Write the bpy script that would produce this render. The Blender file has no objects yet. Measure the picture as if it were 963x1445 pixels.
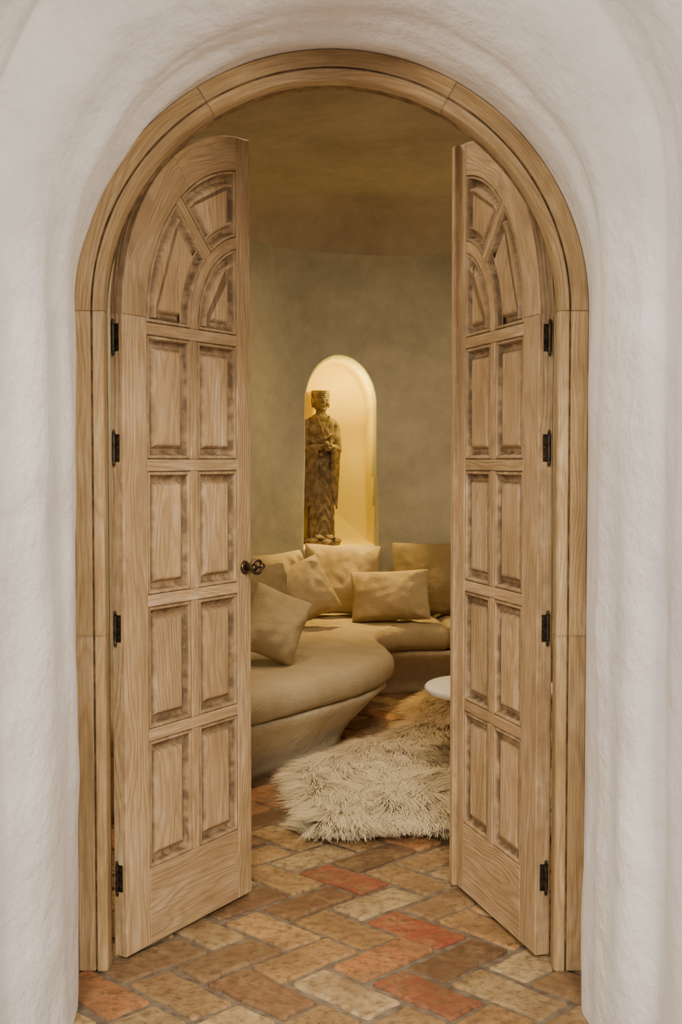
import bpy, bmesh, math, random, time
import numpy as np
from mathutils import Vector, Matrix, noise
random.seed(7); np.random.seed(7)
D=bpy.data; SC=bpy.context.scene
pi=math.pi
CX=-0.027      # doorway centre line
ZS=1.783       # arch springing height
T0=time.time()
def tick(s): print('TICK',s,round(time.time()-T0,1))

# ------------------------------------------------------------------ helpers
def link(o):
    SC.collection.objects.link(o); return o
def mkobj(name,verts,faces,mat=None,smooth=False):
    me=D.meshes.new(name); me.from_pydata([tuple(v) for v in verts],[],faces); me.update()
    if mat: me.materials.append(mat)
    if smooth: me.polygons.foreach_set('use_smooth',[True]*len(me.polygons))
    return link(D.objects.new(name,me))
def smoothstep(a,b,x):
    t=max(0.,min(1.,(x-a)/(b-a))); return t*t*(3-2*t)
def catmull(pts,n):
    out=[]; P=[pts[0]]+list(pts)+[pts[-1]]
    for i in range(1,len(P)-2):
        p0,p1,p2,p3=[Vector(q) for q in P[i-1:i+3]]
        for k in range(n):
            t=k/n
            out.append(.5*((2*p1)+(p2-p0)*t+(2*p0-5*p1+4*p2-p3)*t*t+(3*p1-p0-3*p2+p3)*t**3))
    out.append(Vector(P[-2])); return out

class NT:
    def __init__(s,name):
        s.m=D.materials.new(name); s.m.use_nodes=True; s.t=s.m.node_tree; s.b=s.t.nodes['Principled BSDF']
    def n(s,typ,**k):
        nd=s.t.nodes.new(typ)
        for a,v in k.items():
            if a in ('operation','blend_type','data_type','attribute_name','noise_dimensions','bands_direction','wave_type','feature'): setattr(nd,a,v)
            else: nd.inputs[a.replace('_',' ')].default_value=v
        return nd
    def l(s,a,b): s.t.links.new(a,b)
    def ramp(s,fac,stops):
        r=s.t.nodes.new('ShaderNodeValToRGB'); e=r.color_ramp.elements
        while len(e)<len(stops): e.new(.5)
        for i,(p,c) in enumerate(stops): e[i].position=p; e[i].color=(*c,1) if len(c)==3 else c
        s.l(fac,r.inputs[0]); return r.outputs[0]
    def mix(s,fac,a,b,mode='MIX'):
        m=s.t.nodes.new('ShaderNodeMix'); m.data_type='RGBA'; m.blend_type=mode
        for i,v in ((0,fac),(6,a),(7,b)):
            if hasattr(v,'links'): s.l(v,m.inputs[i])
            else: m.inputs[i].default_value=(*v,1) if isinstance(v,tuple) and len(v)==3 else v
        return m.outputs[2]
    def bump(s,h,strength,dist):
        b=s.t.nodes.new('ShaderNodeBump'); b.inputs['Strength'].default_value=strength; b.inputs['Distance'].default_value=dist
        s.l(h,b.inputs['Height']); s.l(b.outputs[0],s.b.inputs['Normal'])
    def math(s,op,a,b=0.):
        m=s.t.nodes.new('ShaderNodeMath'); m.operation=op
        for i,v in ((0,a),(1,b)):
            if hasattr(v,'links'): s.l(v,m.inputs[i])
            else: m.inputs[i].default_value=v
        return m.outputs[0]
def plaster(name,c1,c2,scale=1.6,bump=.35,rough=.85,dist=.01):
    g=NT(name); tc=g.n('ShaderNodeTexCoord')
    n1=g.n('ShaderNodeTexNoise',Scale=scale,Detail=6.,Roughness=.6); g.l(tc.outputs['Object'],n1.inputs['Vector'])
    n2=g.n('ShaderNodeTexNoise',Scale=scale*9,Detail=8.,Roughness=.65); g.l(tc.outputs['Object'],n2.inputs['Vector'])
    f=g.math('ADD',g.math('MULTIPLY',n1.outputs[0],.7),g.math('MULTIPLY',n2.outputs[0],.3))
    col=g.ramp(f,[(.36,c1),(.64,c2)]); g.l(col,g.b.inputs['Base Color']); g.b.inputs['Roughness'].default_value=rough
    n3=g.n('ShaderNodeTexNoise',Scale=scale*5,Detail=10.,Roughness=.6); g.l(tc.outputs['Object'],n3.inputs['Vector'])
    g.bump(n3.outputs[0],bump,dist); return g.m
def wood(name,tone=1.0,warm=1.0):
    g=NT(name); uv=g.n('ShaderNodeTexCoord')
    mp=g.n('ShaderNodeMapping'); mp.inputs['Scale'].default_value=(1.3,7,1); g.l(uv.outputs['UV'],mp.inputs[0])
    warp=g.n('ShaderNodeTexNoise',Scale=1.,Detail=2.,Roughness=.5); g.l(mp.outputs[0],warp.inputs['Vector'])
    sep=g.n('ShaderNodeSeparateXYZ'); g.l(uv.outputs['UV'],sep.inputs[0])
    ph=g.math('ADD',g.math('MULTIPLY',sep.outputs[1],240.),g.math('MULTIPLY',warp.outputs[0],90.))
    ring=g.math('ADD',g.math('MULTIPLY',g.math('SINE',ph),.5),.5)
    ring=g.math('POWER',ring,2.2)
    mp2=g.n('ShaderNodeMapping'); mp2.inputs['Scale'].default_value=(7,240,1); g.l(uv.outputs['UV'],mp2.inputs[0])
    fine=g.n('ShaderNodeTexNoise',Scale=1.,Detail=5.,Roughness=.6); g.l(mp2.outputs[0],fine.inputs['Vector'])
    mp3=g.n('ShaderNodeMapping'); mp3.inputs['Scale'].default_value=(2.6,8,1); g.l(uv.outputs['UV'],mp3.inputs[0])
    pat=g.n('ShaderNodeTexNoise',Scale=1.,Detail=5.,Roughness=.65); g.l(mp3.outputs[0],pat.inputs['Vector'])
    t=tone; b_=1./warm
    base=g.ramp(pat.outputs[0],[(.3,(.43*t,.275*t,.13*t*b_)),(.52,(.61*t,.41*t,.215*t*b_)),(.72,(.78*t,.60*t,.39*t*b_))])
    c=g.mix(g.math('MULTIPLY',ring,.33),base,(.28*t,.16*t,.065*t))
    c=g.mix(g.math('MULTIPLY',g.ramp(fine.outputs[0],[(.42,(0,0,0)),(.68,(1,1,1))]),.55),c,(.22*t,.13*t,.058*t))
    at=g.n('ShaderNodeAttribute',attribute_name='wear_shade')
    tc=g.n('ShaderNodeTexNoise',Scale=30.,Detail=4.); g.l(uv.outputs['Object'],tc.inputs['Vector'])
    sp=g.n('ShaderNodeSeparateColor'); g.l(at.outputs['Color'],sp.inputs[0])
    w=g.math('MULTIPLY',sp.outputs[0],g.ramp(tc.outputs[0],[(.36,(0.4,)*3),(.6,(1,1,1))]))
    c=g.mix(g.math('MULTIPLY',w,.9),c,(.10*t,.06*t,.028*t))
    c=g.mix(1.,c,g.mix(sp.outputs[1],(.80,.78,.74),(1.1,1.1,1.1)),'MULTIPLY')
    g.l(c,g.b.inputs['Base Color']); g.b.inputs['Roughness'].default_value=.75
    g.bump(g.math('ADD',fine.outputs[0],g.math('MULTIPLY',ring,-.5)),.8,.002)
    return g.m

M_out=plaster('lime_plaster_white',(.74,.705,.685),(.91,.89,.86),1.3,.8,.75,.03)
M_in=plaster('lime_plaster_sage',(.34,.325,.26),(.56,.54,.45),1.3,.55,.85,.012)
M_ceil=plaster('lime_plaster_tan',(.35,.295,.225),(.52,.455,.36),1.2,.9,.85,.03)
M_niche=plaster('niche_glow_tint',(.84,.63,.10),(.90,.72,.16),2.,.5,.85,.01)  # yellow glow of the niche lamp put into the wall colour
M_bench=plaster('bench_plaster',(.42,.33,.215),(.55,.445,.30),3,.8,.9,.012)
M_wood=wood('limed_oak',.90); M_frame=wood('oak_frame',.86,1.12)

def simple(name,col,rough=.5,metal=0.,noise_s=0,c2=None,bump=0.,bd=.003):
    g=NT(name); g.b.inputs['Roughness'].default_value=rough; g.b.inputs['Metallic'].default_value=metal
    tc=g.n('ShaderNodeTexCoord'); n=g.n('ShaderNodeTexNoise',Scale=noise_s or 10.,Detail=6.); g.l(tc.outputs['Object'],n.inputs['Vector'])
    g.l(g.ramp(n.outputs[0],[(.35,col),(.65,c2 or col)]),g.b.inputs['Base Color'])
    if bump: g.bump(n.outputs[0],bump,bd)
    return g.m
M_iron=simple('aged_iron',(.02,.017,.014),.5,.8,60,(.07,.05,.03),.4)
M_bronze=simple('antique_bronze',(.05,.035,.02),.35,.9,50,(.16,.11,.06),.3)
M_stone=simple('carved_stone',(.11,.08,.05),.9,0,26,(.30,.22,.14),.8,.006)
M_table=simple('white_lacquer',(.8,.78,.74),.4,0,8,(.85,.83,.8))

def linen(name,c1,c2):
    g=NT(name); tc=g.n('ShaderNodeTexCoord')
    n=g.n('ShaderNodeTexNoise',Scale=6.,Detail=5.); g.l(tc.outputs['Object'],n.inputs['Vector'])
    w1=g.n('ShaderNodeTexNoise',Scale=1.,Detail=3.); mp=g.n('ShaderNodeMapping'); mp.inputs['Scale'].default_value=(30,30,400)
    g.l(tc.outputs['Object'],mp.inputs[0]); g.l(mp.outputs[0],w1.inputs['Vector'])
    w2=g.n('ShaderNodeTexNoise',Scale=1.,Detail=3.); mp2=g.n('ShaderNodeMapping'); mp2.inputs['Scale'].default_value=(400,400,30)
    g.l(tc.outputs['Object'],mp2.inputs[0]); g.l(mp2.outputs[0],w2.inputs['Vector'])
    weave=g.math('ADD',w1.outputs[0],w2.outputs[0])
    c=g.ramp(n.outputs[0],[(.35,c1),(.65,c2)])
    c=g.mix(g.math('MULTIPLY',weave,.3),c,tuple(x*.5 for x in c1))
    g.l(c,g.b.inputs['Base Color']); g.b.inputs['Roughness'].default_value=.95
    g.bump(weave,.9,.005); return g.m
M_linen=linen('linen_cream',(.53,.405,.225),(.63,.50,.30))
M_linen2=linen('linen_olive',(.32,.235,.115),(.40,.305,.165))
M_seat=linen('linen_seat',(.49,.375,.215),(.58,.455,.28))

# ------------------------------------------------------------------ mesh builder with uv + wear and painted shade
class MB:
    def __init__(s): s.v=[]; s.f=[]; s.uv=[]; s.c=[]
    def add(s,verts,faces,uvs,cols):
        o=len(s.v); s.v+=verts; s.uv+=uvs; s.c+=cols
        s.f+=[tuple(i+o for i in f) for f in faces]
    def build(s,name,mat,flip=False,smooth=False):
        v=[(-a,b,c) for a,b,c in s.v] if flip else s.v
        f=[tuple(reversed(q)) for q in s.f] if flip else s.f
        o=mkobj(name,v,f,mat,smooth); me=o.data
        ul=me.uv_layers.new(name='UVMap'); li=np.zeros(len(me.loops),dtype=np.int32); me.loops.foreach_get('vertex_index',li)
        U=np.array(s.uv,dtype=np.float32)[li]; ul.data.foreach_set('uv',U.ravel())
        ca=me.color_attributes.new('wear_shade','FLOAT_COLOR','POINT')
        ca.data.foreach_set('color',np.array([(a,b,0,1) for a,b in s.c],dtype=np.float32).ravel())
        return o
def area(p): return sum(p[i][0]*p[(i+1)%len(p)][1]-p[(i+1)%len(p)][0]*p[i][1] for i in range(len(p)))/2
def ccw(p): return p if area(p)>0 else p[::-1]
def inset(p,d):
    n=len(p); out=[]
    for i in range(n):
        a=Vector(p[i-1]);b=Vector(p[i]);c=Vector(p[(i+1)%n])
        e1=(b-a).normalized(); e2=(c-b).normalized()
        n1=Vector((-e1.y,e1.x)); n2=Vector((-e2.y,e2.x))
        m=(n1+n2)/(1+max(-.6,n1.dot(n2)))
        out.append((b.x+m.x*d,b.y+m.y*d))
    return out
def loops(mb,poly,prof,uvf,tint,capA=True,capB=False):
    n=len(poly); V=[];F=[];U=[];C=[]
    for k,(d,y,w) in enumerate(prof):
        q=inset(poly,d) if d else poly
        for (a,b) in q: 
            V.append((a,y,b)); u=uvf(a,b); U.append((u[0],u[1]+ (y*.9))); C.append((w,tint))
        if k:
            for i in range(n):
                j=(i+1)%n; F.append(((k-1)*n+i,(k-1)*n+j,k*n+j,k*n+i))
    if capA: F.append(tuple(range((len(prof)-1)*n,len(prof)*n)))
    if capB: F.append(tuple(reversed(range(n))))
    mb.add(V,F,U,C)
TH=.045
def prism(mb,poly,uvdir,y0=-TH,y1=0.,bev=.0025,tint=None):
    poly=ccw(poly); ox,oy=random.uniform(0,40),random.uniform(0,40)
    if uvdir=='v': uvf=lambda a,b:(b+ox,a+oy)
    elif uvdir=='h': uvf=lambda a,b:(a+ox,b+oy)
    else: uvf=lambda a,b:(uvdir(a,b)[0]+ox,uvdir(a,b)[1]+oy)
    t=random.uniform(.2,.9) if tint is None else tint
    loops(mb,poly,[(bev,y1,.1),(0,y1-bev,.3),(0,y0+bev,.45),(bev,y0,.05)],uvf,t,True,True)
def panel(mb,poly):
    poly=ccw(poly); ox,oy=random.uniform(0,40),random.uniform(0,40); uvf=lambda a,b:(b+ox,a+oy); t=random.uniform(.2,1.)
    pr=[(0,-.034,1.),(.003,-.0435,.6),(.009,-.0435,.15),(.013,-.034,1.),(.017,-.026,1.),(.022,-.0235,.9),(.030,-.0235,.35),(.034,-.030,.8),(.041,-.0375,.25),(.047,-.0385,0.)]
    loops(mb,poly,pr,uvf,t)
    n0=len(mb.f); loops(mb,poly,[(d,-TH-y,w) for d,y,w in pr],uvf,t)
    mb.f[n0:]=[tuple(reversed(f)) for f in mb.f[n0:]]

def arc(r,a0,a1,n=22): return [(.6+r*math.cos(math.radians(a0+(a1-a0)*i/n)),ZS+r*math.sin(math.radians(a0+(a1-a0)*i/n))) for i in range(n+1)]
def dg(x): return math.degrees(x)
def leaf(name,flip):
    mb=MB(); ui,uo=.105,.53; RO,RI=.597,.495; mid=.3175; hw=.017
    polar=lambda a,b:(math.atan2(b-ZS,.6-a)*.5,math.hypot(a-.6,b-ZS))
    prism(mb,[(0.003,.012),(ui,.012),(ui,ZS),(0.003,ZS)],'v')
    prism(mb,[(uo,.012),(.6,.012),(.6,ZS+RO),(uo,ZS+RO-.004)],'v')
    ao=dg(math.acos(-.07/RO)); ai=dg(math.acos(-.07/RI)); 
    am=128.
    prism(mb,arc(RO,am,180)+arc(RI,180,am),polar)
    prism(mb,arc(RO,ao,am)+arc(RI,am,ai),polar)
    zb=.230
    prism(mb,[(ui,.012),(uo,.012),(uo,zb),(ui,zb)],'h')
    rails=[.61,.991,1.372,1.753]
    for z in rails: prism(mb,[(ui,z-hw),(uo,z-hw),(uo,z+hw),(ui,z+hw)],'h',y0=-TH+.001)
    lo=zb
    for z in rails:
        prism(mb,[(mid-hw,lo),(mid+hw,lo),(mid+hw,z-hw),(mid-hw,z-hw)],'v',y0=-TH+.001)
        panel(mb,[(ui,lo),(mid-hw,lo),(mid-hw,z-hw),(ui,z-hw)])
        panel(mb,[(mid+hw,lo),(uo,lo),(uo,z-hw),(mid+hw,z-hw)])
        lo=z+hw
    r1,r2=.262,.296; zc=rails[-1]+hw-ZS
    prism(mb,arc(r2,dg(math.acos(-.07/r2)),180-dg(math.asin(zc/r2)))+arc(r1,180-dg(math.asin(zc/r1)),dg(math.acos(-.07/r1))),polar,y0=-TH+.001)
    s=hw*.9
    sp=lambda r,sg:135+sg*dg(math.asin(s/r))
    prism(mb,[arc(r2,sp(r2,-1),0,1)[0],arc(RI,sp(RI,-1),0,1)[0],arc(RI,sp(RI,1),0,1)[0],arc(r2,sp(r2,1),0,1)[0]],lambda a,b:((a-b)*.7,(a+b)*.7),y0=-TH+.001)
    panel(mb,arc(r1,dg(math.acos(-.07/r1)),180-dg(math.asin(zc/r1)))+[(uo,ZS+zc)])
    panel(mb,arc(RI,sp(RI,1),180-dg(math.asin(zc/RI)))+arc(r2,180-dg(math.asin(zc/r2)),sp(r2,1)))
    panel(mb,arc(RI,ai,sp(RI,-1))+arc(r2,sp(r2,-1),dg(math.acos(-.07/r2))))
    if flip: # meeting strip (astragal)
        prism(mb,[(.582,.012),(.612,.012),(.612,ZS+RO),(.582,ZS+RO)],'v',y0=-TH-.014,y1=-.01,bev=.004)
    return mb.build(name,M_wood,flip)
d1=leaf('door_1',False); d1.location=(-.632,.078,0); d1.rotation_euler=(0,0,math.radians(59))
d2=leaf('door_2',True);  d2.location=(.583,.082,0); d2.rotation_euler=(0,0,-math.radians(73.5))

# ---- fast primitive collector
class PM:
    def __init__(s): s.v=[]; s.f=[]; s.n=0
    def add(s,v,f):
        s.v.append(np.asarray(v,float)); s.f+=[tuple(i+s.n for i in q) for q in f]; s.n+=len(v)
    def obj(s,name,mat,smooth=True): return mkobj(name,np.vstack(s.v).tolist(),s.f,mat,smooth)
_sc={}
def unit_sphere(seg):
    if seg in _sc: return _sc[seg]
    m=max(6,seg*2//3); v=[(0,0,1)];f=[]
    for j in range(1,m):
        t=pi*j/m
        for i in range(seg): v.append((math.sin(t)*math.cos(2*pi*i/seg),math.sin(t)*math.sin(2*pi*i/seg),math.cos(t)))
    v.append((0,0,-1)); b=len(v)-1
    for i in range(seg):
        f.append((0,1+i,1+(i+1)%seg))
        for j in range(m-2): f.append((1+j*seg+i,1+(j+1)*seg+i,1+(j+1)*seg+(i+1)%seg,1+j*seg+(i+1)%seg))
        f.append((1+(m-2)*seg+i,b,1+(m-2)*seg+(i+1)%seg))
    _sc[seg]=(np.array(v),f); return _sc[seg]
def bsph(pm,c,r,seg=16):
    v,f=unit_sphere(seg); pm.add(v*np.array(r if hasattr(r,'__len__') else (r,r,r))+np.array(c),f)
def bcyl(pm,p0,p1,r0,r1=None,seg=16):
    r1=r0 if r1 is None else r1; p0=Vector(p0);p1=Vector(p1); q=(p1-p0).to_track_quat('Z','Y').to_matrix()
    ex,ey=q.col[0],q.col[1]; v=[]
    for p,r in ((p0,r0),(p1,r1)):
        for i in range(seg): a=2*pi*i/seg; w=p+ex*(r*math.cos(a))+ey*(r*math.sin(a)); v.append(tuple(w))
    f=[(i,(i+1)%seg,seg+(i+1)%seg,seg+i) for i in range(seg)]+[tuple(reversed(range(seg))),tuple(range(seg,2*seg))]
    pm.add(v,f)
def bbox(pm,c,s):
    v=[(c[0]+s[0]*a/2,c[1]+s[1]*b/2,c[2]+s[2]*d/2) for a in (-1,1) for b in (-1,1) for d in (-1,1)]
    pm.add(v,[(0,1,3,2),(4,6,7,5),(0,4,5,1),(2,3,7,6),(0,2,6,4),(1,5,7,3)])

def hinge(par,z,sgn,k):
    bm=PM(); x=-.003*sgn; y=-.016
    bcyl(bm,(x,y,z-.036),(x,y,z+.036),.0048)
    for dz in (-.012,.012): bcyl(bm,(x,y,z+dz-.001),(x,y,z+dz+.001),.0060)
    bsph(bm,(x,y,z+.042),(.0045,.0045,.008)); bsph(bm,(x,y,z-.042),(.0045,.0045,.008))
    bbox(bm,(0.0015*sgn,-.020,z),(.003,.024,.074))
    for dz in (-.024,0,.024): bsph(bm,(-.0005*sgn,-.028,z+dz),.0026,seg=10)
    o=bm.obj('hinge_%d'%k,M_iron,False); o.parent=par
for k,z in enumerate((1.72,1.42,.925,.23)):
    hinge(d1,z,1,k+1); hinge(d2,z,-1,k+1)
# oval drop handle: rosette, neck and a turned oval lever
bm=PM(); hx,hz,hy=.566,1.052,-TH
bcyl(bm,(hx,hy,hz),(hx,hy-.006,hz),.022,.019,28)
bcyl(bm,(hx,hy-.005,hz),(hx,hy-.036,hz),.007,.006)
bsph(bm,(hx,hy-.038,hz),(.013,.009,.012))
for i in range(28):
    a=2*pi*i/28;b=2*pi*(i+1)/28
    P=lambda t:(hx+.030*math.cos(t)+.006,hy-.040,hz+.002+.020*math.sin(t)*(1+.25*math.cos(t)))
    bcyl(bm,P(a),P(b),.0052,seg=8); bsph(bm,P(a),.0052,seg=8)
bcyl(bm,(hx-.02,hy-.040,hz),(hx+.034,hy-.040,hz),.0045,.0045,10)
bsph(bm,(hx+.040,hy-.040,hz+.002),(.012,.008,.010))
for a in range(4):
    bsph(bm,(hx+.016*math.cos(a*pi/2+pi/4),hy-.007,hz+.016*math.sin(a*pi/2+pi/4)),.003,seg=8)
o=bm.obj('door_handle',M_bronze); o.parent=d1

# ------------------------------------------------------------------ timber frame
prof=[(.6865,.14),(.6865,.004),(.683,0),(.6425,0),(.640,.001),(.6385,.007),(.6355,.007),(.634,-.001),(.632,-.003),(.612,-.003),(.607,.001),(.605,.006),(.605,.048),(.621,.050),(.621,.14)]
mb=MB()
def st(kind,t,r,lift=0.):
    if kind=='L': return (CX-r,t)
    if kind=='R': return (CX+r,t)
    a=math.radians(t); return (CX+r*math.cos(a),ZS+lift+r*math.sin(a))
def seg(sts,tint):
    ox,oy=random.uniform(0,40),random.uniform(0,40); V=[];F=[];U=[];C=[];n=len(prof); L=0
    prev=None
    for k,(kd,t) in enumerate(sts):
        c=Vector(st(kd,t,.65)); 
        if prev is not None: L+=(c-prev).length
        prev=c; acc=0
        for i,(r,y) in enumerate(prof):
            if i: acc+=math.hypot(r-prof[i-1][0],y-prof[i-1][1])
            x,z=st(kd,t,r); V.append((x,y,z)); U.append((L+ox,acc+oy))
            w=1. if i in (5,6) else (.9 if i in (13,14) else (.25 if i in (1,4,7,10,12) else .04))  # inner rabbet painted dark as the shaded gap beside the leaves
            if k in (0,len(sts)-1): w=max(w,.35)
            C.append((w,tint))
        if k:
            for i in range(n):
                j=(i+1)%n; F.append(((k-1)*n+i,(k-1)*n+j,k*n+j,k*n+i))
    F.append(tuple(range(n))); F.append(tuple(reversed(range((len(sts)-1)*n,len(sts)*n))))
    mb.add(V,F,U,C)
g=.0006; gd=.05
def jam(kd,a,b,t): 
    s=1 if b>a else -1
    seg([(kd,a),(kd,a+.006*s)]+[(kd,z) for z in np.linspace(a+.08*s,b-.08*s,8)]+[(kd,b-.006*s),(kd,b)],t)
jam('L',.0,.915-g,.3); jam('L',.915,ZS-g,.6)
for a0,a1,t in ((180,121,.45),(121,61,.6),(61,0,.3)):
    seg([('A',a0-gd),('A',a0-.5)]+[('A',a) for a in np.linspace(a0-2,a1+2,32)]+[('A',a1+.5),('A',a1+gd)],t)
jam('R',ZS-g,.915,.65); jam('R',.915-g,.0,.35)
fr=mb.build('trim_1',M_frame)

# ------------------------------------------------------------------ outer plaster wall (thick arched reveal)
P=[(.700,.14,0),(.6875,.02,0),(.687,0,0),(.683,-.02,.0),(.668,-.09,.0),(.654,-.17,.005),(.644,-.26,.015),(.639,-.33,.03),(.637,-.38,.04),(.639,-.42,.05),(.643,-.46,.06),(.650,-.50,.07),(.660,-.54,.08),(.671,-.57,.09),(.684,-.597,.10),(.697,-.617,.11),(.709,-.632,.115),(.718,-.642,.12),(.722,-.650,.125),(.720,-.664,.125),(.713,-.69,.125),(.707,-.74,.125),(.703,-.80,.125),(.700,-.88,.125),(.700,-.95,.125),(.705,-1.01,.125),(.718,-1.06,.125),(.74,-1.09,.125),(.78,-1.1,.125)]
# subdivide the profile so hand-trowelled waves read
P2=[]
for a,b in zip(P[:-1],P[1:]):
    m=max(1,int(math.hypot(a[0]-b[0],a[1]-b[1])/.022))
    for q in range(m): P2.append(tuple(a[i]+(b[i]-a[i])*q/m for i in range(3)))
P2.append(P[-1]); P=P2
sts=[('L',t) for t in np.linspace(-.03,ZS,60)[:-1]]+[('A',a) for a in np.linspace(180,0,110)]+[('R',t) for t in np.linspace(ZS,-.03,60)[1:]]
def rect_hit(kd,t,xl,xr,top):
    if kd=='L': return (xl,t)
    if kd=='R': return (xr,t)
    a=math.radians(t); c,s=math.cos(a),math.sin(a)
    ks=[]
    if c>1e-6: ks.append((xr-CX)/c)
    if c<-1e-6: ks.append((xl-CX)/c)
    if s>1e-6: ks.append((top-ZS)/s)
    k=min(ks); return (CX+k*c,ZS+k*s)
V=[];F=[];n=len(sts)
for k,(r,y,lift) in enumerate(P):
    for i,(kd,t) in enumerate(sts):
        zz=t if kd!='A' else 0
        if kd!='A' : zz=t*(ZS+lift)/ZS if t>0 else t
        x,z=st(kd,zz if kd!='A' else t,r,lift)
        ss=t if kd=='L' else (ZS+2.*(1-t/180.) if kd=='A' else ZS+2.+ZS-t)
        wob=.012*noise.noise(Vector((x*2.2,y*2.2,z*2.2)))+.006*noise.noise(Vector((x*6,y*6,z*6)))+.020*noise.noise(Vector((y*9,ss*.7,3.3)))+.005*noise.noise(Vector((y*22,ss*2.,8.3)))
        wob*=smoothstep(-.01,-.12,y)
        V.append((x+wob*(1 if x>CX else -1),y+wob*.6,z+(wob if kd=='A' else 0)))
for m in (1.5,3.2):
    for i,(kd,t) in enumerate(sts):
        x,z=rect_hit(kd,t,CX-3.2,CX+3.2,3.8); x0,z0=st(kd,t,.78,.125 if kd=='A' else 0)
        f=(m-.78)/(3.2-.78); V.append((x0+(x-x0)*f,-1.1,z0+(z-z0)*f))
for k in range(len(P)+1):
    for i in range(n-1): F.append((k*n+i,k*n+i+1,(k+1)*n+i+1,(k+1)*n+i))
wf=mkobj('wall_front',V,F,M_out,True)
tick('wall')
# ------------------------------------------------------------------ room
FR=[(-.95,1.15),(-.62,1.5),(-.37,1.74),(-.08,2.13),(.14,2.48),(.245,2.76),(.255,2.95),(.22,3.15),(.19,3.4),(.24,3.62),(.38,3.74),(.55,3.76),(.9,3.68),(1.25,3.4),(1.45,3.0)]
WL=[(-1.52,1.1),(-1.4,1.6),(-1.22,2.05),(-1.08,2.4),(-1.0,2.65),(-.93,2.85),(-.87,3.05),(-.78,3.35),(-.66,3.72),(-.4,4.17),(.02,4.43),(.45,4.5),(.95,4.4),(1.5,4.1),(1.98,3.3)]
wallpts=[(-1.7,.14),(-1.66,.6)]+WL+[(2.12,2.4),(2.12,1.2),(2.05,.14)]
wc=catmull(wallpts,60)
acc=[0]
for i in range(1,len(wc)): acc.append(acc[-1]+(wc[i]-wc[i-1]).length)
acc=np.array(acc); WX=np.array([p.x for p in wc]); WY=np.array([p.y for p in wc])
imid=min(range(len(wc)),key=lambda i:abs(wc[i].x+.012)+(10 if wc[i].y<4 else 0)); s0=acc[imid]
S=sorted(set([round(x,4) for x in list(np.arange(0,acc[-1],.06))+[acc[-1]] if abs(x-s0)>.30]+[round(x,4) for x in np.arange(s0-.30,s0+.3,.0055)]))
ZT=2.70
Z=[round(z,4) for z in np.arange(0,.78,.06)]+[round(z,4) for z in np.arange(.79,2.09,.0065)]+[round(z,4) for z in np.arange(2.1,ZT,.05)]+[ZT]
V=[];F=[];NV=[]
for s in S:
    x=float(np.interp(s,acc,WX)); y=float(np.interp(s,acc,WY))
    for z in Z:
        w=.014*noise.noise(Vector((x*1.7,y*1.7,z*1.7)))
        dx=s-s0; 
        hwid=.232+.012*smoothstep(1.5,.9,z)
        a=abs(dx)/hwid if z<1.74 else math.sqrt((dx/.232)**2+((z-1.74)/.30)**2)
        f=(1-a)*.23; f=min(f,z-.845)
        dep=.0
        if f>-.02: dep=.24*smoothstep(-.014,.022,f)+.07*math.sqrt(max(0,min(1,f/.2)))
        V.append((x-.15*dep,y+w*.7+dep,z)); NV.append(dep>.05)
nz=len(Z)
for i in range(len(S)-1):
    for j in range(nz-1): F.append((i*nz+j,i*nz+j+1,(i+1)*nz+j+1,(i+1)*nz+j))
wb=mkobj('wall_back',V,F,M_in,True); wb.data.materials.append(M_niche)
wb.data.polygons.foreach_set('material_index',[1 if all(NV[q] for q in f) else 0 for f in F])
ring=[(float(np.interp(s,acc,WX)),float(np.interp(s,acc,WY))) for s in np.arange(0,acc[-1],.05)]+[(2.05,.14)]
ring+=[(x,.14) for x in np.arange(1.95,-1.65,-.1)]
cc=Vector((.25,2.1)); V=[];F=[];n=len(ring)
levels=[]
for k in range(15):
    a=k/14*pi/2; levels.append((.36*(1-math.cos(a)),ZT-.005+.30*math.sin(a)))
for dd in (.5,.7,1.0,1.3,1.7): levels.append((dd,ZT+.295+.05*(dd-.36)))
for dd,z in levels:
    for (x,y) in ring:
        v=Vector((x,y))-cc; L=v.length; q=cc+v*max(.02,(L-dd)/L)
        V.append((q.x,q.y,z+.03*noise.noise(Vector((q.x*1.4,q.y*1.4,z)))*(1 if z>ZT+.2 else 0)))
for k in range(len(levels)-1):
    for i in range(n): F.append((k*n+i,(k+1)*n+i,(k+1)*n+(i+1)%n,k*n+(i+1)%n))
V.append((cc.x,cc.y,levels[-1][1]+.03)); k=len(levels)-1
for i in range(n): F.append((k*n+i,len(V)-1,k*n+(i+1)%n))
mkobj('ceiling',V,F,M_ceil,True)
V=[];F=[];n=len(sts)
for i,(kd,t) in enumerate(sts):
    x,z=st(kd,t,.66); V.append((x,.142,z))
for i,(kd,t) in enumerate(sts):
    x,z=rect_hit(kd,t,-1.72,2.07,ZT+.03); V.append((x,.142,z))
for i in range(n-1): F.append((i,n+i,n+i+1,i+1))
mkobj('wall_entrance',V,F,M_in,False)
tick('room')
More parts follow.
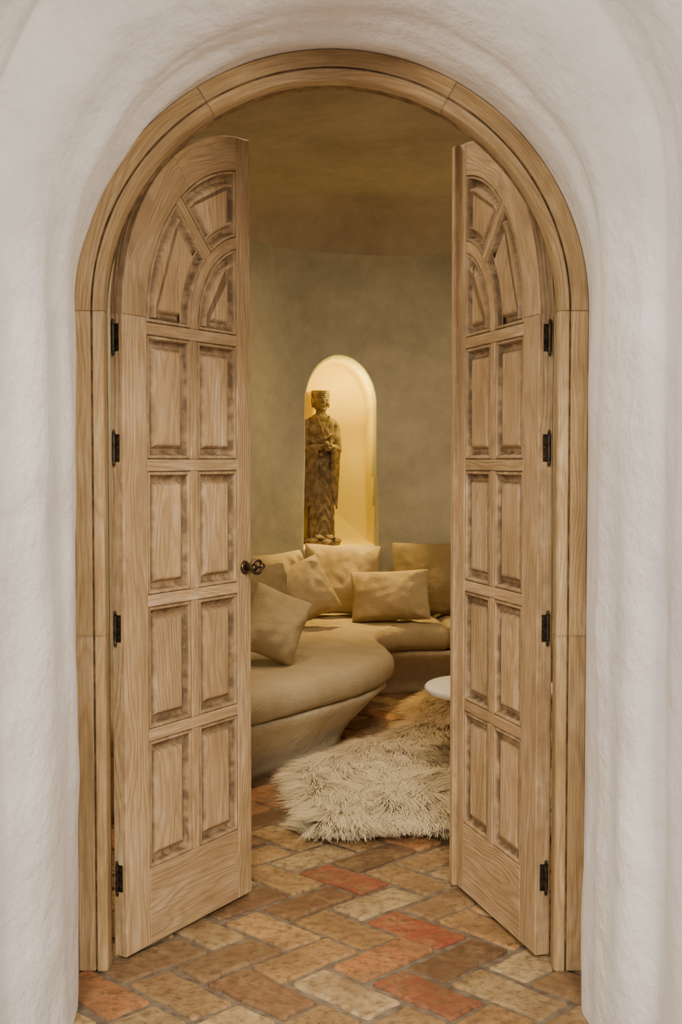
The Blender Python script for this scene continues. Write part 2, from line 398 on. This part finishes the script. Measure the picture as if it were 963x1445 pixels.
# ------------------------------------------------------------------ floor
g_=NT('terracotta_brick'); at=g_.n('ShaderNodeAttribute',attribute_name='bcol'); tc=g_.n('ShaderNodeTexCoord')
n1=g_.n('ShaderNodeTexNoise',Scale=9.,Detail=8.,Roughness=.7); g_.l(tc.outputs['Object'],n1.inputs['Vector'])
n2=g_.n('ShaderNodeTexNoise',Scale=34.,Detail=9.,Roughness=.72); g_.l(tc.outputs['Object'],n2.inputs['Vector'])
c=g_.mix(g_.ramp(n1.outputs[0],[(.46,(0,0,0)),(.70,(.55,.55,.55))]),at.outputs['Color'],(.50,.34,.16))
c=g_.mix(g_.ramp(n2.outputs[0],[(.46,(0,0,0)),(.66,(.85,.85,.85))]),c,(.10,.05,.022))
n4=g_.n('ShaderNodeTexNoise',Scale=5.,Detail=5.); g_.l(tc.outputs['Object'],n4.inputs['Vector'])
c=g_.mix(g_.ramp(n4.outputs[0],[(.42,(0,0,0)),(.66,(.65,.65,.65))]),c,(.18,.095,.042))
g_.l(c,g_.b.inputs['Base Color']); g_.b.inputs['Roughness'].default_value=.5
g_.bump(g_.math('ADD',n1.outputs[0],g_.math('MULTIPLY',n2.outputs[0],.6)),1.,.012); M_brick=g_.m
M_grout=simple('mortar',(.10,.072,.047),.95,0,30,(.20,.155,.105),.6,.004)
cw=.152; e1=Vector((.7071,-.7071)); e2=Vector((.7071,.7071)); O=Vector((.225,.3))-cw*(e1+.5*e2)
pal=[(.44,.28,.115),(.42,.245,.095),(.41,.175,.065),(.16,.085,.04),(.55,.40,.21),(.32,.205,.09),(.44,.255,.10),(.23,.12,.055),(.51,.36,.175),(.36,.225,.10),(.46,.28,.115),(.34,.14,.055),(.27,.165,.08)]
reds=[Vector((.225,.3)),Vector((.215,-.22)),Vector((-.03,.66))]
bricks=[]
for i in range(-45,46):
    for j in range(-45,46):
        m=(i-j)%4
        if m==0: bb=(i,i+2,j,j+1)
        elif m==3: bb=(i,i+1,j,j+2)
        else: continue
        ctr=O+cw*((bb[0]+bb[1])/2*e1+(bb[2]+bb[3])/2*e2)
        if not(-2.3<ctr.x<2.6 and -2.8<ctr.y<4.7): continue
        bricks.append((bb,ctr))
redset=set(min(range(len(bricks)),key=lambda q:(bricks[q][1]-r).length) for r in reds)
V=[];F=[];Cc=[]
for bi,((a0,a1,b0,b1),ctr) in enumerate(bricks):
        gp=.0085/cw; rr=.014/cw
        q=[(a0+gp,b0+gp),(a1-gp,b0+gp),(a1-gp,b1-gp),(a0+gp,b1-gp)]
        q=[(a+random.uniform(-.035,.035),b+random.uniform(-.035,.035)) for a,b in q]
        poly=[]
        for k in range(4):
            p=Vector(q[k]);pa=(Vector(q[k-1])-p).normalized();pb=(Vector(q[(k+1)%4])-p).normalized()
            poly+= [p+pa*rr,p+(pa+pb)*rr*.28,p+pb*rr]
            nx=Vector(q[(k+1)%4]); 
            for tt in ((.2,.4,.6,.8) if (nx-p).length>1.4 else (.33,.66)):
                w=p+(nx-p)*tt; nrm=Vector((-(nx-p).y,(nx-p).x)).normalized(); poly.append(w+nrm*random.uniform(-.015,.045))
        pw=[O+cw*(p.x*e1+p.y*e2) for p in poly]; pw=[(p.x,p.y) for p in pw]; pw=ccw(pw)
        col=random.choice(pal); s=random.uniform(.8,1.15); col=tuple(c*s for c in col)
        if bi in redset: col=(.34,.08,.035)
        tz=random.uniform(-.003,.0015); tx,ty=random.uniform(-.02,.02),random.uniform(-.02,.02)
        base=len(V); nn=len(pw)
        for (d,zz) in ((0,-.02),(0,-.007),(.0025,-.0022),(.008,0)):
            for (x,y) in (inset(pw,d) if d else pw):
                V.append((x,y,zz+tz+(x-ctr.x)*tx+(y-ctr.y)*ty)); Cc.append((*col,1))
        for k in range(3):
            for t in range(nn): F.append((base+k*nn+t,base+k*nn+(t+1)%nn,base+(k+1)*nn+(t+1)%nn,base+(k+1)*nn+t))
        F.append(tuple(range(base+3*nn,base+4*nn)))
fb=mkobj('floor',V,F,M_brick,False)
me=fb.data
ca=me.color_attributes.new('bcol','FLOAT_COLOR','POINT'); ca.data.foreach_set('color',np.array(Cc,dtype=np.float32).ravel())
mkobj('floor_mortar',[(-3.3,-5,-.0085),(3.3,-5,-.0085),(3.3,4.9,-.0085),(-3.3,4.9,-.0085)],[(0,1,2,3)],M_grout).parent=fb
tick('floor')
# ------------------------------------------------------------------ bench
NP=14
Fc=catmull(FR,NP); Wc=catmull(WL,NP)
def loft(name,i0,i1,profile,mat,parent=None):
    V=[];F=[]; rings=[]
    for i in range(i0,i1+1):
        f=Fc[i];w=Wc[i]; d=(w-f); L=d.length-.015; d.normalize()
        rings.append([(f.x+d.x*a,f.y+d.y*a,z) for a,z in profile(i,L)])
    n=len(rings[0])
    for r in rings: V+=r
    for k in range(len(rings)-1):
        for j in range(n): F.append((k*n+j,k*n+(j+1)%n,(k+1)*n+(j+1)%n,(k+1)*n+j))
    F.append(tuple(range(n))); F.append(tuple(reversed(range((len(rings)-1)*n,len(rings)*n))))
    o=mkobj(name,V,F,mat,True)
    bm=bmesh.new(); bm.from_mesh(o.data); bmesh.ops.recalc_face_normals(bm,faces=bm.faces); bm.to_mesh(o.data); bm.free()
    if parent: o.parent=parent
    return o
bench=D.objects.new('built_in_bench',None); link(bench)
def base_prof(i,L):
    t=i/NP
    k=1+1.3*math.exp(-((t-5.8)/1.6)**2)
    w=.016*noise.noise(Vector((t*1.3,3,0)))
    P=[(.035,.272),(.028,.262),(.030,.245),(.045+.01*k,.215),(.06+.025*k,.17),(.07+.05*k,.12),(.075+.07*k,.07),(.08+.08*k,.03),(.075+.085*k,-.012)]
    P=[(a+w,z) for a,z in P]
    return P+[(L,-.012),(L,.13),(L,.272),(L*.6,.272),(L*.3,.272)]
loft('bench_base',0,len(Fc)-1,base_prof,M_bench,parent=bench)
def cush(i0,i1):
    def pf(i,L):
        e=min(i-i0,i1-i)
        sq={0:.03,1:.010,2:.003}.get(e,0.)
        nb=noise.noise(Vector((i*.25,1.7,0)))
        zt=.425-sq+.008*nb; zb=.274+sq*.3
        pts=[]
        for k in range(9):
            a=-pi/2+pi*k/8
            pts.append((sq*1.2+.055-.055*math.cos(a)-.01*math.cos(a)**2+.008*noise.noise(Vector((i*.35,k*.4,9))), (zt+zb)/2+((zt-zb)/2)*math.copysign(abs(math.sin(a))**.75,math.sin(a))))
        m=8
        for k in range(1,m+1):
            f=k/m; x=.06+(L-.08)*f
            pts.append((x,zt+.006*math.sin(f*pi)+.010*noise.noise(Vector((i*.2,f*5,4)))))
        pts.append((L,zt-.03)); pts.append((L,zb))
        return pts
    return pf
sp=[0,int(6.15*NP),int(11.3*NP),len(Fc)-1]
for k in range(len(sp)-1):
    loft('seat_cushion_%d'%(k+1),sp[k],sp[k+1],cush(sp[k],sp[k+1]),M_seat,parent=bench)

# ------------------------------------------------------------------ pillows
def pillow(w,h,T,loc,yaw=0,tilt=12,roll=0,mat=None,seed=0,lift=0.):
    N=44; V=[];F=[]
    for side in (1,-1):
        for i in range(N+1):
            for j in range(N+1):
                u=-1+2*i/N; v=-1+2*j/N
                u=math.copysign(1-(1-abs(u))**1.35,u); v=math.copysign(1-(1-abs(v))**1.35,v)
                x=w/2*u*(1-.085*(1-v*v)*abs(u)-.05*(u*v)**4); z=h/2*v*(1-.085*(1-u*u)*abs(v)-.05*(u*v)**4)
                t=(max(0,(1-abs(u)**2.2))*max(0,(1-abs(v)**2.2)))**.55
                cr=abs(u*v)
                wr=.012*noise.noise(Vector((x*8+seed,z*8,side*3+seed)))+.015*(1-2*abs(noise.noise(Vector((x*11+seed*2,z*7,side*2)))))*(.25+cr*2)
                wr+=.007*noise.noise(Vector((x*24,z*24+seed,side)))
                y=side*(T/2*t*1.15+wr*min(1,t*2.2))
                y*=1+.18*(-v)*(1-u*u)
                V.append((x,y,z))
    n=(N+1)**2
    for s in (0,1):
        for i in range(N):
            for j in range(N):
                a=s*n+i*(N+1)+j; q=(a,a+1,a+N+2,a+N+1); F.append(q if s==0 else q[::-1])
    o=mkobj('throw_pillow',V,F,mat or M_linen,True)
    bm=bmesh.new(); bm.from_mesh(o.data); bmesh.ops.remove_doubles(bm,verts=bm.verts,dist=.0004); bmesh.ops.recalc_face_normals(bm,faces=bm.faces); bm.to_mesh(o.data); bm.free()
    R=Matrix.Rotation(math.radians(yaw),3,'Z')@Matrix.Rotation(math.radians(-tilt),3,'X')@Matrix.Rotation(math.radians(roll),3,'Y')
    zmin=min((R@v.co).z for v in o.data.vertices)
    o.rotation_euler=R.to_euler(); o.location=(loc[0],loc[1],.428-zmin+lift)
    return o
pillow(.42,.43,.15,(-.365,3.95),38,14,-3,M_linen,1)
pillow(.50,.46,.16,(.01,4.20),8,14,3,M_linen,2)
pillow(.52,.48,.16,(.57,4.26),-2,12,0,M_linen2,3)
pillow(.39,.36,.16,(-.225,3.66),22,22,-20,M_linen,4)
pillow(.49,.32,.15,(.295,3.92),-6,18,-3,M_linen,5)
pillow(.30,.34,.18,(-.315,2.42),20,14,24,M_linen,6,-.012)
pillow(.38,.46,.14,(-.41,2.86),40,12,0,M_linen2,7)
tick('pillows')
# ------------------------------------------------------------------ statue
bm=PM()
secs=[(.035,.080,.058),(.06,.088,.064),(.12,.086,.062),(.22,.086,.060),(.34,.088,.060),(.46,.090,.060),(.56,.086,.058),(.62,.080,.055),(.68,.084,.056),(.74,.094,.058),(.785,.100,.055),(.812,.088,.048),(.832,.055,.040),(.845,.034,.034),(.88,.031,.032)]
zs=np.array([s[0] for s in secs]); rxs=np.array([s[1] for s in secs]); rys=np.array([s[2] for s in secs])
NA=96; NZ=170; bv=[];bf=[]
for k in range(NZ):
    z=.035+(.88-.035)*k/(NZ-1); rx=float(np.interp(z,zs,rxs)); ry=float(np.interp(z,zs,rys))
    for i in range(NA):
        a=2*pi*i/NA; c,s=math.cos(a),math.sin(a)
        d=0
        if z<.80:
            fr_=max(0,-s)
            d+=.0065*math.sin((z+.30*(c*c))*85)*fr_*(1 if z<.6 else .4)
            d+=.004*math.sin(a*11)*smoothstep(.5,.1,z)
            d-=.010*math.exp(-(c/.16)**2)*(1 if s<0 else 0)*smoothstep(.42,.3,z)
        bv.append(((rx+d)*c,(ry+d)*s,z))
for k in range(NZ-1):
    for i in range(NA): bf.append((k*NA+i,k*NA+(i+1)%NA,(k+1)*NA+(i+1)%NA,(k+1)*NA+i))
bf.append(tuple(reversed(range(NA)))); bf.append(tuple(range((NZ-1)*NA,NZ*NA))); bm.add(bv,bf)
bcyl(bm,(0,0,.0),(0,0,.022),.125,.118,48); bcyl(bm,(0,0,.02),(0,0,.042),.105,.10,48)
for i in range(18):
    a=2*pi*i/18; bsph(bm,(.113*math.cos(a),.113*math.sin(a),.022),(.020,.020,.016),seg=12)
for sx in (-1,1):
    bsph(bm,(.036*sx,-.078,.050),(.024,.045,.015))
    for t in range(5): bsph(bm,(.036*sx+(t-2)*.0095,-.120+abs(t-1.5)*.003,.046),(.006,.010,.007),seg=10)
    bsph(bm,(.090*sx,0,.775),(.032,.036,.034))
    bcyl(bm,(.096*sx,0,.775),(.108*sx,-.010,.615),.031,.030,20); bsph(bm,(.108*sx,-.010,.612),.031)
    bcyl(bm,(.108*sx,-.012,.612),(.030*sx,-.088,.628),.028,.020,20)
    for t in range(7):
        f=t/6; x=(.112-.055*f)*sx; y=-.012-.060*f
        bcyl(bm,(x,y,.61),(x*.93,y*.75,.24+.13*f),.019-.004*f,.007,12)
        bsph(bm,(x*.93,y*.75,.24+.13*f),(.008,.008,.014),seg=10)
    hz=.632 if sx<0 else .618
    bsph(bm,(.018*sx,-.100,hz),(.020,.014,.016))
    for t in range(4):
        bcyl(bm,(.014*sx,-.106,hz+.012-.008*t),(-.012*sx,-.118,hz+.013-.008*t),.0048,.0042,8)
        bsph(bm,(-.012*sx,-.118,hz+.013-.008*t),.0043,seg=8)
    bcyl(bm,(.016*sx,-.100,hz+.012),(.004*sx,-.112,hz+.030),.0055,.0045,8)
    bsph(bm,(.055*sx,.008,.928),(.009,.015,.028)); bsph(bm,(.055*sx,.004,.900),(.007,.009,.018))
    bsph(bm,(.020*sx,-.050,.932),(.0125,.008,.0055)); bsph(bm,(.021*sx,-.0515,.9345),(.014,.007,.0030))
    for t in range(7):
        f=t/6; bsph(bm,((.006+.032*f)*sx,-.058+.018*f*f,.946+.005*math.sin(f*pi)),.0038,seg=8)
    bsph(bm,(.024*sx,-.040,.910),(.019,.015,.019))
bsph(bm,(0,-.118,.650),(.013,.013,.018))
bsph(bm,(0,0,.922),(.054,.058,.066),seg=32); bsph(bm,(0,-.012,.897),(.043,.042,.042),seg=24)
bcyl(bm,(0,-.052,.944),(0,-.068,.917),.0045,.0085,10); bsph(bm,(0,-.066,.916),(.0105,.008,.006))
bsph(bm,(0,-.0575,.898),(.016,.006,.0040)); bsph(bm,(0,-.056,.890),(.013,.006,.0045)); bsph(bm,(0,-.047,.870),(.015,.012,.011))
bsph(bm,(0,.008,.950),(.058,.060,.034),seg=28)
bcyl(bm,(0,.004,.958),(0,.004,.990),.055,.057,36)
for row_,(zz,rr) in enumerate(((.962,.0575),(.975,.0575),(.988,.0565))):
    for i in range(26):
        a=2*pi*(i+.5*(row_%2))/26; bsph(bm,(rr*math.cos(a),.004+rr*math.sin(a),zz),.0058,seg=8)
for sx in (-1,1):
    for t in range(22):
        f=t/21; x=(.045*(1-f)**1.1)*sx; z=.825-.14*f; y=-.040-.026*math.sin(f*pi/2)
        bsph(bm,(x,y,z),(.0075,.0075,.0095),seg=8)
for q in range(4):
    for t in range(26):
        a=pi+pi*t/25; rr=.082; z=.70-.055*q+.05*abs(math.cos(a))**1.5
        bsph(bm,(rr*math.cos(a)*.98,.060*math.sin(a)-.002,z-.02),.0062,seg=8)
statue=bm.obj('buddha_statue',M_stone)
rm=statue.modifiers.new('r','REMESH'); rm.mode='VOXEL'; rm.voxel_size=.0032; rm.use_smooth_shade=True
tx=D.textures.new('stone_noise','CLOUDS'); tx.noise_scale=.03; tx.noise_depth=3
dm=statue.modifiers.new('d','DISPLACE'); dm.texture=tx; dm.strength=.003; dm.mid_level=.5
statue.location=(-.130,4.555,.848); statue.rotation_euler=(0,0,math.radians(20))
tick('statue')
# ------------------------------------------------------------------ sheepskin rug
out=[(-.13,1.13),(.05,1.11),(.22,1.17),(.42,1.14),(.75,1.18),(1.02,1.45),(1.08,2.1),(1.05,2.9),(.92,3.45),(.55,3.58),(.40,3.3),(.42,2.95),(.30,2.66),(.12,2.42),(-.05,2.18),(-.16,2.0),(-.20,1.80),(-.15,1.66),(-.16,1.5),(-.09,1.34)]
oc=catmull(out+[out[0]],5)[:-1]; ox=np.array([p.x for p in oc]); oy=np.array([p.y for p in oc])
def inside(X,Y):
    r=np.zeros(X.shape,bool); j=len(ox)-1
    for i in range(len(ox)):
        c=((oy[i]>Y)!=(oy[j]>Y))&(X<(ox[j]-ox[i])*(Y-oy[i])/(oy[j]-oy[i]+1e-12)+ox[i]); r^=c; j=i
    return r
def edist(X,Y):
    d=np.full(X.shape,9.); nx=np.zeros(X.shape); ny=np.zeros(X.shape)
    for i in range(len(ox)):
        j=(i+1)%len(ox); ex,ey=ox[j]-ox[i],oy[j]-oy[i]; L=ex*ex+ey*ey+1e-12
        t=np.clip(((X-ox[i])*ex+(Y-oy[i])*ey)/L,0,1); qx=ox[i]+t*ex; qy=oy[i]+t*ey
        dd=np.hypot(X-qx,Y-qy); m=dd<d; d[m]=dd[m]; nx[m]=(qx-X)[m]; ny[m]=(qy-Y)[m]
    return d,nx/(d+1e-9),ny/(d+1e-9)
gs=.01; gx=np.arange(-.34,1.14,gs); gy=np.arange(1.03,3.64,gs); GX,GY=np.meshgrid(gx,gy,indexing='ij')
def ngrid(sx,sy,z): return np.array([[noise.noise(Vector((float(x)*sx,float(y)*sy,z))) for y in gy] for x in gx])
N1=ngrid(2.1,2.1,2.); N2=ngrid(11,11,1.); N3=ngrid(5,5,0.); N4=ngrid(30,30,7.); N5=ngrid(3,3,3)
ED,_,_=edist(GX,GY); INS=inside(GX,GY)
sst=lambda a,b,x:(lambda t:t*t*(3-2*t))(np.clip((x-a)/(b-a),0,1))
HG=.012+.045*(1-np.exp(-ED/.05))*(1+.6*N3+.5*N2)+.11*sst(2.3,3.1,GY)*sst(0,.2,ED)
NS=100000
X=np.random.uniform(-.32,1.12,NS*2); Y=np.random.uniform(1.05,3.62,NS*2)
k=inside(X,Y)&(np.random.rand(NS*2)<np.clip(1.25-.25*(Y-1.05),.5,1)); X=X[k][:NS];Y=Y[k][:NS]; NS=len(X); Dd,ENX,ENY=edist(X,Y)
ii=((X-gx[0])/gs+.5).astype(int); jj=((Y-gy[0])/gs+.5).astype(int)
h=HG[ii,jj]; rnd=np.random.rand(NS,8)
ang=-pi/2+2.6*N1[ii,jj]+1.1*N2[ii,jj]+.25*N4[ii,jj]+(rnd[:,0]-.5)*.45
dx=np.cos(ang);dy=np.sin(ang); we=np.exp(-(Dd/.06)**2)
dx=dx*(1-we)+ENX*we*1.3; dy=dy*(1-we)+ENY*we*1.3; L_=np.hypot(dx,dy)+1e-6; dx/=L_;dy/=L_
px,py=-dy,dx; L=.065+.06*rnd[:,1]; up=.35+.4*rnd[:,2]; w=.0008+.0008*rnd[:,3]; tw=(rnd[:,4]-.5)*.6+.6*N4[ii,jj]
pts=[(0,0,0),(.3,.06,.30),(.68,.25,.42),(1.,.6,.32)]; ws=[1,1,.75,.2]
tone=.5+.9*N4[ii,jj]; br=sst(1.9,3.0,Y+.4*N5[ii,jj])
VV=np.zeros((NS,8,3)); CL=np.ones((NS,8,4))
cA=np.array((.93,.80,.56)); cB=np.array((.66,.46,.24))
for s in range(4):
    a,b,c=pts[s]; bb=b*tw
    bx=X+L*(dx*a+px*bb); by=Y+L*(dy*a+py*bb); bz=np.maximum(.004,h+(L*c*up if s else -.014))
    for q,sg in ((0,1),(1,-1)):
        VV[:,2*s+q,0]=bx+sg*px*w*ws[s]; VV[:,2*s+q,1]=by+sg*py*w*ws[s]; VV[:,2*s+q,2]=bz
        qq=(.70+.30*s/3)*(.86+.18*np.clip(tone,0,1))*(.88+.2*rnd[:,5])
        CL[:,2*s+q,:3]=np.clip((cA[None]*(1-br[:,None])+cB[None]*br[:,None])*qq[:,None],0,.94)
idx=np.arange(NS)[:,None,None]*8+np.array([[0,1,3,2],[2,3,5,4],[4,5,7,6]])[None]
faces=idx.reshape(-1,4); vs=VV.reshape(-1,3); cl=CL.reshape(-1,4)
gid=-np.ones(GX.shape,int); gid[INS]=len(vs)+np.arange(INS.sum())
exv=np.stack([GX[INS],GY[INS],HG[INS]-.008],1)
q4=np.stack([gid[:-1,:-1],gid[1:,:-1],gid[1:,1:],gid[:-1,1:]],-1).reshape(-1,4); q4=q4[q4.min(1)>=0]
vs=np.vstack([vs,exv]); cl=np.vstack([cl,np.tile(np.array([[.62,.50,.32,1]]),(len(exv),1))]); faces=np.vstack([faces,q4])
me=D.meshes.new('sheepskin_rug'); me.vertices.add(len(vs)); me.vertices.foreach_set('co',vs.astype(np.float32).ravel())
me.loops.add(faces.size); me.loops.foreach_set('vertex_index',faces.ravel().astype(np.int32))
me.polygons.add(len(faces)); me.polygons.foreach_set('loop_start',np.arange(0,faces.size,4,dtype=np.int32)); me.update(calc_edges=True)
ca=me.color_attributes.new('fcol','FLOAT_COLOR','POINT'); ca.data.foreach_set('color',cl.astype(np.float32).ravel())
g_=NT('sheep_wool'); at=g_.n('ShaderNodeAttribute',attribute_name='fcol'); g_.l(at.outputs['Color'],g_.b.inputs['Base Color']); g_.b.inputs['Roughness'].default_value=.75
me.materials.append(g_.m); link(D.objects.new('sheepskin_rug',me))
tick('rug')
# ------------------------------------------------------------------ side table
pr=[(0,.405),(.27,.405),(.286,.402),(.292,.395),(.292,.383),(.286,.376),(.26,.372),(.05,.366),(.028,.35),(.022,.30),(.022,.12),(.03,.085),(.06,.07),(.15,.062),(.165,.056),(.165,.045),(0,.045)]
V=[];F=[];N=72
for r,z in pr:
    for i in range(N): V.append((.66+max(r,.0005)*math.cos(2*pi*i/N),2.02+max(r,.0005)*math.sin(2*pi*i/N),z))
for k in range(len(pr)-1):
    for i in range(N): F.append((k*N+i,(k+1)*N+i,(k+1)*N+(i+1)%N,k*N+(i+1)%N))
mkobj('side_table',V,F,M_table,True)

# ------------------------------------------------------------------ lights
def lamp(name,typ,loc,power,col,rot=(0,0,0),target=None,**k):
    l=D.lights.new(name,typ); l.energy=power; l.color=col
    for a,v in k.items(): setattr(l,a,v)
    o=D.objects.new(name,l); o.location=loc
    o.rotation_euler=(Vector(target)-Vector(loc)).to_track_quat('-Z','Y').to_euler() if target else rot
    return link(o)
lamp('niche_lamp','POINT',(.06,4.52,1.86),5.0,(1,.72,.10),shadow_soft_size=.03)
lamp('niche_downlight','SPOT',(.07,4.50,1.93),26,(1,.72,.10),target=(.10,4.62,.9),spot_size=math.radians(60),spot_blend=.9,shadow_soft_size=.03)
lamp('niche_spot','SPOT',(.02,4.38,1.98),170,(1,.66,.17),target=(.05,3.98,.6),spot_size=math.radians(58),spot_blend=.9,shadow_soft_size=.04)
lamp('ceiling_lamp','AREA',(.6,2.2,2.9),25,(1,.76,.44),shape='DISK',size=.5)
lamp('ceiling_lamp_entry','AREA',(-.1,1.3,2.9),27,(1,.74,.42),shape='DISK',size=.4)
lamp('room_uplight','POINT',(1.4,3.3,1.6),8,(1,.72,.40),shadow_soft_size=.1)
w=D.worlds.new('sky'); SC.world=w; w.use_nodes=True; bg=w.node_tree.nodes['Background']; bg.inputs[0].default_value=(.88,.88,1,1); bg.inputs[1].default_value=.75
lamp('door_fill_light','AREA',(-1.9,-3.3,2.5),85,(1,.88,.68),target=(0.1,-.3,1.3),shape='DISK',size=.4)  # added fill light, no real fixture; brightens right reveal and leaf
lamp('door_fill_light','AREA',(1.9,-3.3,2.5),85,(1,.88,.68),target=(-.1,-.3,1.3),shape='DISK',size=.4)  # matching added fill for the left reveal and leaf
lamp('sun_soft','SUN',(0,-4,5),2.6,(1,.90,.70),(math.radians(58),0,0),angle=math.radians(10))

# ------------------------------------------------------------------ camera
cam=D.cameras.new('camera'); cam.sensor_fit='HORIZONTAL'; cam.sensor_width=36; cam.lens=1690/963*36; cam.clip_start=.05
co=link(D.objects.new('camera',cam)); co.location=(0,-3.2,1.382); co.rotation_euler=(math.radians(90-2.40),0,0); SC.camera=co
tick('end')
